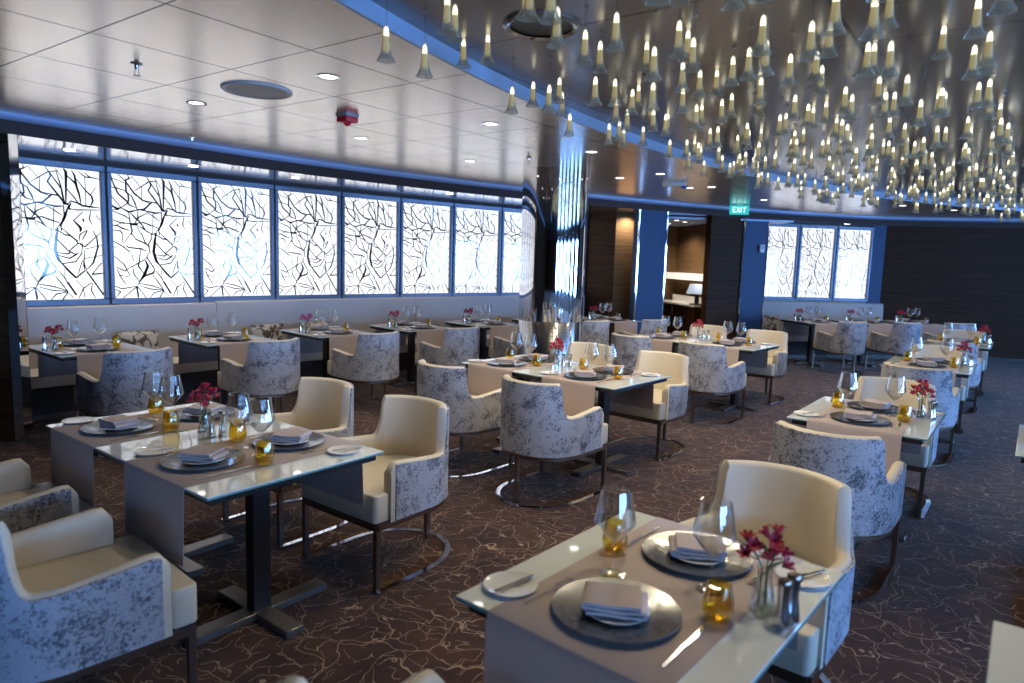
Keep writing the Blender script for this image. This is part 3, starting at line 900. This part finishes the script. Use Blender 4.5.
# tables along the window banquette
WT = [(-.983, 'first', 0), (.303, 'second', 0), (1.581, 'third', 1), (2.834, 'fourth', 0), (4.078, 'fifth', 0), (5.34, 'sixth', 0)]
def window_table(L, ah, pl_, nm, pink, items=True, chair_label='', detail=1):
    d, n = hd(ah)
    # diner 1 sits on the room side looking at the wall: u = -n, v = +d, corner = room-side left
    T = Table(L + n*U2, ah-90, 0, pl_, name=nm)
    if items:
        T.setting(0, 0, 'the room side', detail); T.setting(0, 1, 'the wall side', detail)
        T.centre(.44, .105, ((.47, .042),), 3, pink)
    p, a = T.edge_chair(.37, 0, .37); chair(p, a, chair_label)
    return T
for s_, w, pk in WT:
    P, ah = arc(s_); d, n = hd(ah)
    window_table(P + n*.655, ah, 'the %s window table' % w, 'small table by the windows, %s from the left' % w, pk, w != 'sixth', 'silver patterned tub armchair at the %s window table from the left' % w)
d, n = hd(53)
window_table(Vector((1.45, 10.25)) - n*U2, 53, 'the window table right of the column', 'small table just right of the mirrored column', 0, True, 'patterned tub armchair in front of the tall blue pillar')
for k, w in enumerate(('left', 'middle', 'right')):
    L = Vector((4.75, 12.17)) + dR*(1.0*k)
    window_table(L, 79, 'the %s table of the far bay' % w, 'small table before the far right windows, %s of three' % w, k == 1, True, 'silver patterned tub armchair at the %s table of the far bay' % w)

# cushions on the banquettes
def make_cushion():
    vs = []; fs = []; n = 10
    for sgn in (1, -1):
        for i in range(n+1):
            for j in range(n+1):
                x = -1+2*i/n; z = -1+2*j/n; k = (1-x*x)*(1-z*z); pinch = 1-.10*(1-abs(x))*abs(z)-.10*(1-abs(z))*abs(x)
                vs.append((x*.21*(pinch if abs(x) == 1 or abs(z) == 1 else 1), sgn*.07*(k**.45), z*.155+.155))
    q = (n+1)**2
    for s in (0, 1):
        for i in range(n):
            for j in range(n):
                a = s*q+i*(n+1)+j; f = (a, a+1, a+n+2, a+n+1); fs.append(f if s == 0 else f[::-1])
    for i in range(n):
        for (a, b) in ((i*(n+1), (i+1)*(n+1)), (i*(n+1)+n, (i+1)*(n+1)+n), (i, i+1), (n*(n+1)+i, n*(n+1)+i+1)): fs.append((a, b, b+q, a+q))
    return MB().add(vs, fs).build('throw_pillow', M['cushion'], smooth=True, angle=80)
for s_, lab in ((.18, 'brown patterned pillow on the banquette behind the first window table'), (1.66, 'brown patterned pillow on the banquette at the left end of the third window table'), (2.3, 'brown patterned pillow on the banquette behind the third window table')):
    P, ah = arc(s_); d, n = hd(ah); q = P + n*.31
    o = put('pillow', make_cushion, (q.x, q.y, .470), R_(90-ah), lab, 'pillow', 'patterned throw pillows'); o.rotation_euler = (R_(-14), 0, R_(90-ah))
q = R0 + dR*.13 + nR*.31
o = put('pillow', make_cushion, (q.x, q.y, .470), R_(11), 'brown patterned pillow at the left end of the far bay banquette', 'pillow', 'patterned throw pillows'); o.rotation_euler = (R_(-14), 0, R_(11))

# ------------------------------------------------------------------ service niche
nc = empty('service_counter', (3.35, 13.2, 0)); tag(nc, 'dark wood service counter with white stone top in the opening between pillars', 'counter')
cd, cn = hd(167)
fa, fb_ = Vector((2.93, 14.35))-Vector((3.35, 13.2)), Vector((3.33, 12.60))-Vector((3.35, 13.2))
P_ = path_of([fb_, fa])
def csec(name, sec, mat): MB().sweep(path_of([fa, fb_]), lambda i: sec).build(name, mat, nc)
csec('worktop', [(.0, .875), (.0, .905), (-.46, .905), (-.46, .875)], M['counter'])
csec('body', [(-.03, .002), (-.03, .874), (-.46, .874), (-.46, .002)], M['wood'])
csec('backsplash', [(-.445, .906), (-.445, 1.03), (-.46, 1.03), (-.46, .906)], M['counter'])
for k in (.2, .5, .8):
    q = fa.lerp(fb_, k); nn = Vector((q.x, q.y, 0)); r = path_of([fa, fb_])[0][1]; c_ = nn - r*.022
    MB().box((c_.x, c_.y, .74), (.02, .02, .16), math.atan2(r.y, r.x)).build('handle', M['chrome'], nc)
sh = empty('lit_wall_shelf', (3.54, 13.75, 1.345)); tag(sh, 'long white lit shelf on the walnut wall above the service counter', 'shelf')
MB().box((0, 0, .07), (.20, 2.1, .13), R_(10)).build('shelf_board', M['bay'], sh)
ts = empty('till_terminal', (3.44, 12.85, .906)); ts.rotation_euler = (0, 0, R_(-40)); tag(ts, 'tilted till screen on a black stand on the white counter', 'till')
Mt = Matrix.Rotation(R_(-38), 3, 'X')
hs = MB().box((0, 0, .29), (.34, .03, .24), M=Mt).build('housing', M['grey'], ts)
MB().box(Vector((0, 0, .29)) + Mt @ Vector((0, -.0165, 0)), (.30, .004, .20), M=Mt).build('screen', M['screen'], hs)
MB().box((0, .03, .012), (.20, .18, .024)).build('stand_base', M['black'], ts, bevel=.004); MB().box((0, .03, .14), (.07, .05, .25)).build('stand_neck', M['black'], ts)
# light switch on the square pillar
sp = empty('wall_phone_plate', (4.40, 12.268, 1.98)); sp.rotation_euler = (0, 0, R_(16.5)); tag(sp, 'small grey white control panel on the square blue pillar', 'control panel')
MB().box((0, 0, 0), (.095, .03, .14)).build('panel_box', M['white'], sp, bevel=.004); MB().box((0, -.0165, .02), (.06, .003, .05)).build('display', M['grey'], sp)

# ------------------------------------------------------------------ ceiling fittings
def down(p, zc, lab, on=True, power=0):
    def mk():
        root = empty('downlight')
        MB().lathe([(.048, -.002), (.066, -.0035), (.068, -.001), (.066, .0), (.048, .0)], 32, cap=False).build('trim_ring', M['chrome'], root, smooth=True, angle=50)
        MB().lathe([(.001, -.0012), (.048, -.0012), (.048, -.0002), (.001, -.0002)], 28, cap=False).build('lens', M['lens'], root)
        return root
    put('down', mk, (p[0], p[1], zc), 0, lab, 'downlight', 'round recessed downlights')
k265 = 1.0/.95
DL = [((-1.04,3.83), 'the round speaker, nearest the pendants'), ((-2.11,4.60), 'left of the round speaker'), ((-1.29,5.75), 'just past the red alarm'), ((-.47,6.89), 'far beyond the red alarm, near the dark fascia'), ((-.20,4.99), 'right of the red alarm'), ((.64,6.09), 'right beside the top of the mirrored column'), ((1.52,7.41), 'well right of the column top'), ((1.16,7.87), 'beyond the column top'), ((2.15,8.65), 'above the opening between the pillars'), ((2.37,8.47), 'left of the green exit sign'), ((3.52,9.88), 'right of the green exit sign')]
for (x, y), w in DL: down((x*k265, y*k265), CEIL, 'bright downlight in the metal ceiling, ' + w)
DL2 = [((4.9, 9.75), 'right of the smoke dome'), ((5.9, 10.6), 'near the far wood wall'), ((7.0, 11.1), 'farthest right')]
for (x, y), w in DL2: down((x, y), CEIL, 'bright downlight in the metal ceiling, ' + w)
SD = [((-4.05, 6.3), 'first'), ((-2.55, 8.0), 'third'), ((-.9, 9.35), 'fifth'), ((-3.35, 7.2), 'second')]
for (x, y), w in SD: down((x, y), SOF, 'small downlight in the lowered ceiling over the %s window table' % w)
down((6.2, 12.95), SOF, 'small downlight over the far bay beside the wood wall')
for k, (x, y) in enumerate(((2.95, 12.7), (3.2, 13.1), (2.75, 13.3), (3.05, 13.8))):
    down((x, y), 2.454, 'tiny downlight in the white ceiling of the service opening, ' + ('nearest of four', 'second of four', 'third of four', 'farthest of four')[k])
# round speaker
sp = empty('ceiling_speaker', (-1.56*k265, 4.19*k265, CEIL)); tag(sp, 'large round grey speaker in the metal ceiling', 'speaker')
MB().lathe([(.180, -.006), (.205, -.012), (.212, -.006), (.212, .0), (.180, .0)], 48, cap=False).build('rim', M['speak'], sp, smooth=True, angle=50)
MB().lathe([(.001, -.008), (.12, -.007), (.180, -.005), (.180, 0), (.001, 0)], 48, cap=False).build('grille', M['grey'], sp, smooth=True)
# dark round recess vent among the pendants
sp = empty('round_vent', (.09, 3.28, REC)); tag(sp, 'large dark round vent in the recessed ceiling among the pendants', 'vent')
MB().lathe([(.145, -.010), (.165, -.018), (.178, -.010), (.178, 0), (.145, 0)], 48, cap=False).build('rim', M['recess'], sp, smooth=True, angle=50)
MB().lathe([(.001, -.003), (.145, -.003), (.145, 0), (.001, 0)], 40, cap=False).build('louvre', M['black'], sp)
def sprinkler():
    root = empty('sprinkler')
    MB().lathe([(.001, 0), (.032, 0), (.030, -.006), (.012, -.010), (.010, -.03), (.001, -.031)], 20, cap=False).build('escutcheon', M['chrome'], root, smooth=True, angle=50)
    b = MB(); b.box((-.010, 0, -.045), (.004, .006, .036)); b.box((.010, 0, -.045), (.004, .006, .036)); b.build('yoke', M['bronze'], root)
    d = MB().lathe([(.001, -.062), (.020, -.062), (.022, -.065), (.001, -.066)], 14, cap=False); d.build('deflector', M['bronze'], root)
    return root
for (x, y), lab in (((-2.0, 3.69), 'sprinkler head hanging from the ceiling left of the round speaker'), ((-2.78, 5.96), 'sprinkler head hanging near the ceiling edge over the windows'), ((.10, 6.5), 'sprinkler head hanging in front of the mirrored column')):
    put('sprinkler', sprinkler, (x*k265, y*k265, CEIL), .4, lab, 'sprinkler', 'sprinkler heads')
al = empty('fire_alarm', (-1.18*k265, 4.83*k265, CEIL)); al.rotation_euler = (0, 0, R_(-35)); tag(al, 'red square fire alarm sounder on the metal ceiling', 'alarm')
MB().box((0, 0, -.008), (.12, .12, .016)).build('base', M['grey'], al, bevel=.004)
MB().prism([(-.055, -.055), (.055, -.055), (.055, .055), (-.055, .055)], -.055, -.016).build('sounder', M['redpl'], al, bevel=.006)
MB().lathe([(.045, -.05), (.036, -.066), (.014, -.078), (.002, -.080)], 4, cap=True).build('beacon', M['redpl'], al)
sd = empty('smoke_dome', (4.27, 9.60, CEIL)); tag(sd, 'grey dome sensor hanging from the ceiling right of the exit sign', 'sensor')
MB().lathe([(.11, 0), (.115, -.03), (.10, -.034)], 32).build('base', M['white'], sd, smooth=True, angle=50)
MB().lathe([(.095, -.034), (.09, -.06), (.065, -.085), (.03, -.098), (.002, -.10)], 32).build('dome', M['grey'], sd, smooth=True, angle=50)
cb = empty('blue_strobe', (1.99, 8.55, CEIL)); tag(cb, 'small white ceiling box with blue lamp before the blue pillar', 'strobe')
MB().box((-.06, 0, -.02), (.26, .14, .04)).build('box_body', M['white'], cb, bevel=.006); MB().lathe([(.04, -.04), (.04, -.06), (.02, -.07), (.001, -.072)], 20, c=(.07, 0, 0)).build('lamp', simple('blue lens', (.02, .12, .6), .2), cb, smooth=True)
# exit sign
ex = empty('exit_sign', (3.62, 11.25, 2.562)); ex.rotation_euler = (0, 0, R_(-14)); tag(ex, 'small lit green EXIT sign hanging from the ceiling edge', 'sign')
xp = MB().box((0, 0, 0), (.30, .03, .15)).build('panel', M['exit'], ex); MB().box((0, 0, .0815), (.10, .02, .012)).build('hanger', M['white'], ex)
lt = MB()
def glyph(x, bars):
    for (cx, cz, w, h, r) in bars: lt.box((x+cx, -.017, cz), (w, .003, h), M=Matrix.Rotation(R_(r), 3, 'Y'))
S = .085
glyph(-.078, [(-.018, 0, .011, S, 0), (0, S/2-.006, .044, .011, 0), (0, 0, .036, .011, 0), (0, -S/2+.006, .044, .011, 0)])
glyph(-.018, [(0, 0, .012, S*1.12, 28), (0, 0, .012, S*1.12, -28)])
glyph(.030, [(0, 0, .012, S, 0)])
glyph(.078, [(0, 0, .012, S, 0), (0, S/2-.006, .052, .011, 0)])
lt.build('lettering', M['exitw'], xp)

# ------------------------------------------------------------------ trumpet pendants
def make_pendant(h):
    def mk():
        root = empty('trumpet_pendant')
        L = REC - h - .137
        MB().lathe([(.004, .137), (.004, .137+L-.012), (.013, .137+L-.007), (.013, .137+L)], 10).build('stem', M['clearstem'], root, smooth=True, angle=40)
        MB().lathe([(0.0403, 0.0000), (0.0392, 0.0027), (0.0288, 0.0162), (0.0209, 0.0378), (0.0162, 0.0702), (0.0133, 0.1035), (0.0112, 0.1305), (0.0043, 0.1413), (0.0040, 0.1395), (0.0101, 0.1287), (0.0122, 0.1035), (0.0151, 0.0702), (0.0198, 0.0378), (0.0277, 0.0162), (0.0382, 0.0009)], 22, cap=False).build('glass_bell', M['bell'], root, smooth=True, angle=60)
        fc = MB().lathe([(0.0010, 0.0324), (0.0072, 0.0342), (0.0130, 0.0432), (0.0140, 0.0540), (0.0126, 0.0720), (0.0108, 0.0972), (0.0010, 0.0981)], 14, cap=False).build('frosted_core', M['core'], root, smooth=True, angle=40)
        MB().lathe([(0.0010, 0.0990), (0.0097, 0.0999), (0.0086, 0.1242), (0.0043, 0.1341), (0.0010, 0.1350)], 12, cap=False).build('lamp_tip', M['tip'], fc, smooth=True, angle=50)
        return root
    return mk
pts = []
rp = random.Random(11)
SPC = .27
cam_p, cam_r = R_(6.87), R_(1.80)
for i in range(-10, 60):
    for j in range(-10, 60):
        u, v = hd(36); p = u*(i*SPC + (SPC/2 if j % 2 else 0) + rp.uniform(-.09, .09)) + v*(j*SPC*.9 + rp.uniform(-.09, .09)) + Vector((.1, 0))
        if (p-CC).length > CR-.10 or p.y < 1.7: continue
        y = p.y; fx = 681*p.x/y
        if fx < -170 or fx > 530 or y > 11.2: continue
        fy = 257+.0314*fx - 681*.80/y
        if fy < -28 or (p - Vector((.09, 3.28))).length < .24: continue
        if any((p-q).length < .09 for _, q in pts[-80:]): continue
        pts.append((p.length, p))
pts.sort(key=lambda q: q[0])
print('PENDANTS', len(pts))
lev = (2.44, 2.49, 2.54, 2.59)
for k, (_, p) in enumerate(pts[:300]):
    li = rp.randrange(4)
    if (p - Vector((.09, 3.28))).length < .30 and li == 3: li = 0
    put('pendant%d' % li, make_pendant(lev[li]), (p.x, p.y, lev[li]), 0, 'smoky glass trumpet pendant with lit core hanging from the dark recessed ceiling', 'pendant lamp', 'trumpet pendants of the recessed ceiling')

# the far rest of the pendants, too many and too small to tell apart
rest = pts[300:]
if rest:
    bags = {}
    for _, p in rest:
        li = rp.randrange(4)
        pr = PROTO['pendant%d' % li]
        for ch in list(pr.children) + [g for c in pr.children for g in c.children]:
            k = ch.name.split('.')[0]; b = bags.setdefault(k, MB())
            b.add([(v.co.x+p.x, v.co.y+p.y, v.co.z+lev[li]) for v in ch.data.vertices], [tuple(f.vertices) for f in ch.data.polygons])
    far = MB(); mi = []
    order = [('stem', 'clearstem'), ('glass_bell', 'bell'), ('frosted_core', 'core'), ('lamp_tip', 'tip')]
    for i, (k, _) in enumerate(order):
        n0 = len(far.f); far.add(bags[k].v, bags[k].f); mi += [i]*(len(far.f)-n0)
    me = bpy.data.meshes.new('far_pendants'); me.from_pydata(far.v, [], far.f)
    for _, mt in order: me.materials.append(M[mt])
    me.polygons.foreach_set('material_index', mi); me.polygons.foreach_set('use_smooth', [True]*len(mi)); me.update(); me.set_sharp_from_angle(angle=R_(55))
    o = bpy.data.objects.new('trumpet_pendant_field', me); COL.objects.link(o)
    tag(o, 'distant mass of tiny glass trumpet pendants at the far edge of the recessed ceiling', 'pendant lamps', None, 'stuff')

# ------------------------------------------------------------------ lights and camera
def spot(p, z, e, size=1.6, col=(1, .88, .72)):
    l = bpy.data.lights.new('downlight_or_fill_beam', 'SPOT'); l.energy = e; l.spot_size = size; l.spot_blend = .6; l.color = col; l.shadow_soft_size = .04
    o = bpy.data.objects.new('downlight_or_fill_beam', l); COL.objects.link(o); o.location = (p[0], p[1], z)
for (x, y), w in DL: spot((x*k265, y*k265), CEIL-.02, 25, 2.0)
for (x, y), w in DL2: spot((x, y), CEIL-.02, 28, 2.2)
for (x, y), w in SD: spot((x, y), SOF-.02, 22, 2.0)
for k, (_, p) in enumerate(pts[:300]):
    if k % 22 == 5: spot(p, 2.42, 21, 2.6, (1, .86, .62))  # warm fill spots added at some pendants, not downlights
spot((1.98, 11.66), SOF-.03, 40, 2.6)  # spot added to wash the walnut wall, no downlight fitting here
for (x, y) in ((2.95, 13.0), (3.05, 13.8)): spot((x, y), 2.43, 40, 2.6)
w = bpy.data.worlds.new('dim_surround'); SC.world = w; w.use_nodes = True; w.node_tree.nodes['Background'].inputs[0].default_value = (.35, .5, .8, 1); w.node_tree.nodes['Background'].inputs[1].default_value = .15
cd_ = bpy.data.cameras.new('camera'); cam = bpy.data.objects.new('camera', cd_); COL.objects.link(cam); SC.camera = cam
cd_.sensor_width = 36; cd_.lens = 681.4/1024*36; cd_.clip_start = .05; cd_.clip_end = 100
fwd = Vector((0, cos(cam_p), -sin(cam_p))); right = Vector((1, 0, 0)); up = right.cross(fwd)
Rr = right*cos(cam_r)+up*sin(cam_r); Uu = -right*sin(cam_r)+up*cos(cam_r)
cam.matrix_world = Matrix(((Rr.x, Uu.x, -fwd.x, 0), (Rr.y, Uu.y, -fwd.y, 0), (Rr.z, Uu.z, -fwd.z, 1.65), (0, 0, 0, 1)))
cd_.dof.use_dof = True; cd_.dof.focus_distance = 4.6; cd_.dof.aperture_fstop = 2.2
vs_ = SC.view_settings; vs_.view_transform = 'Standard'; vs_.look = 'None'; vs_.gamma = 1; vs_.use_curve_mapping = False; vs_.exposure = 0.4
cy = SC.cycles
cy.use_denoising = True; cy.max_bounces = 8; cy.diffuse_bounces = 3; cy.glossy_bounces = 4; cy.transparent_max_bounces = 24; cy.transmission_bounces = 4
cy.sample_clamp_indirect = 6; cy.caustics_reflective = False; cy.caustics_refractive = False
cy.use_adaptive_sampling = True; cy.adaptive_threshold = .02
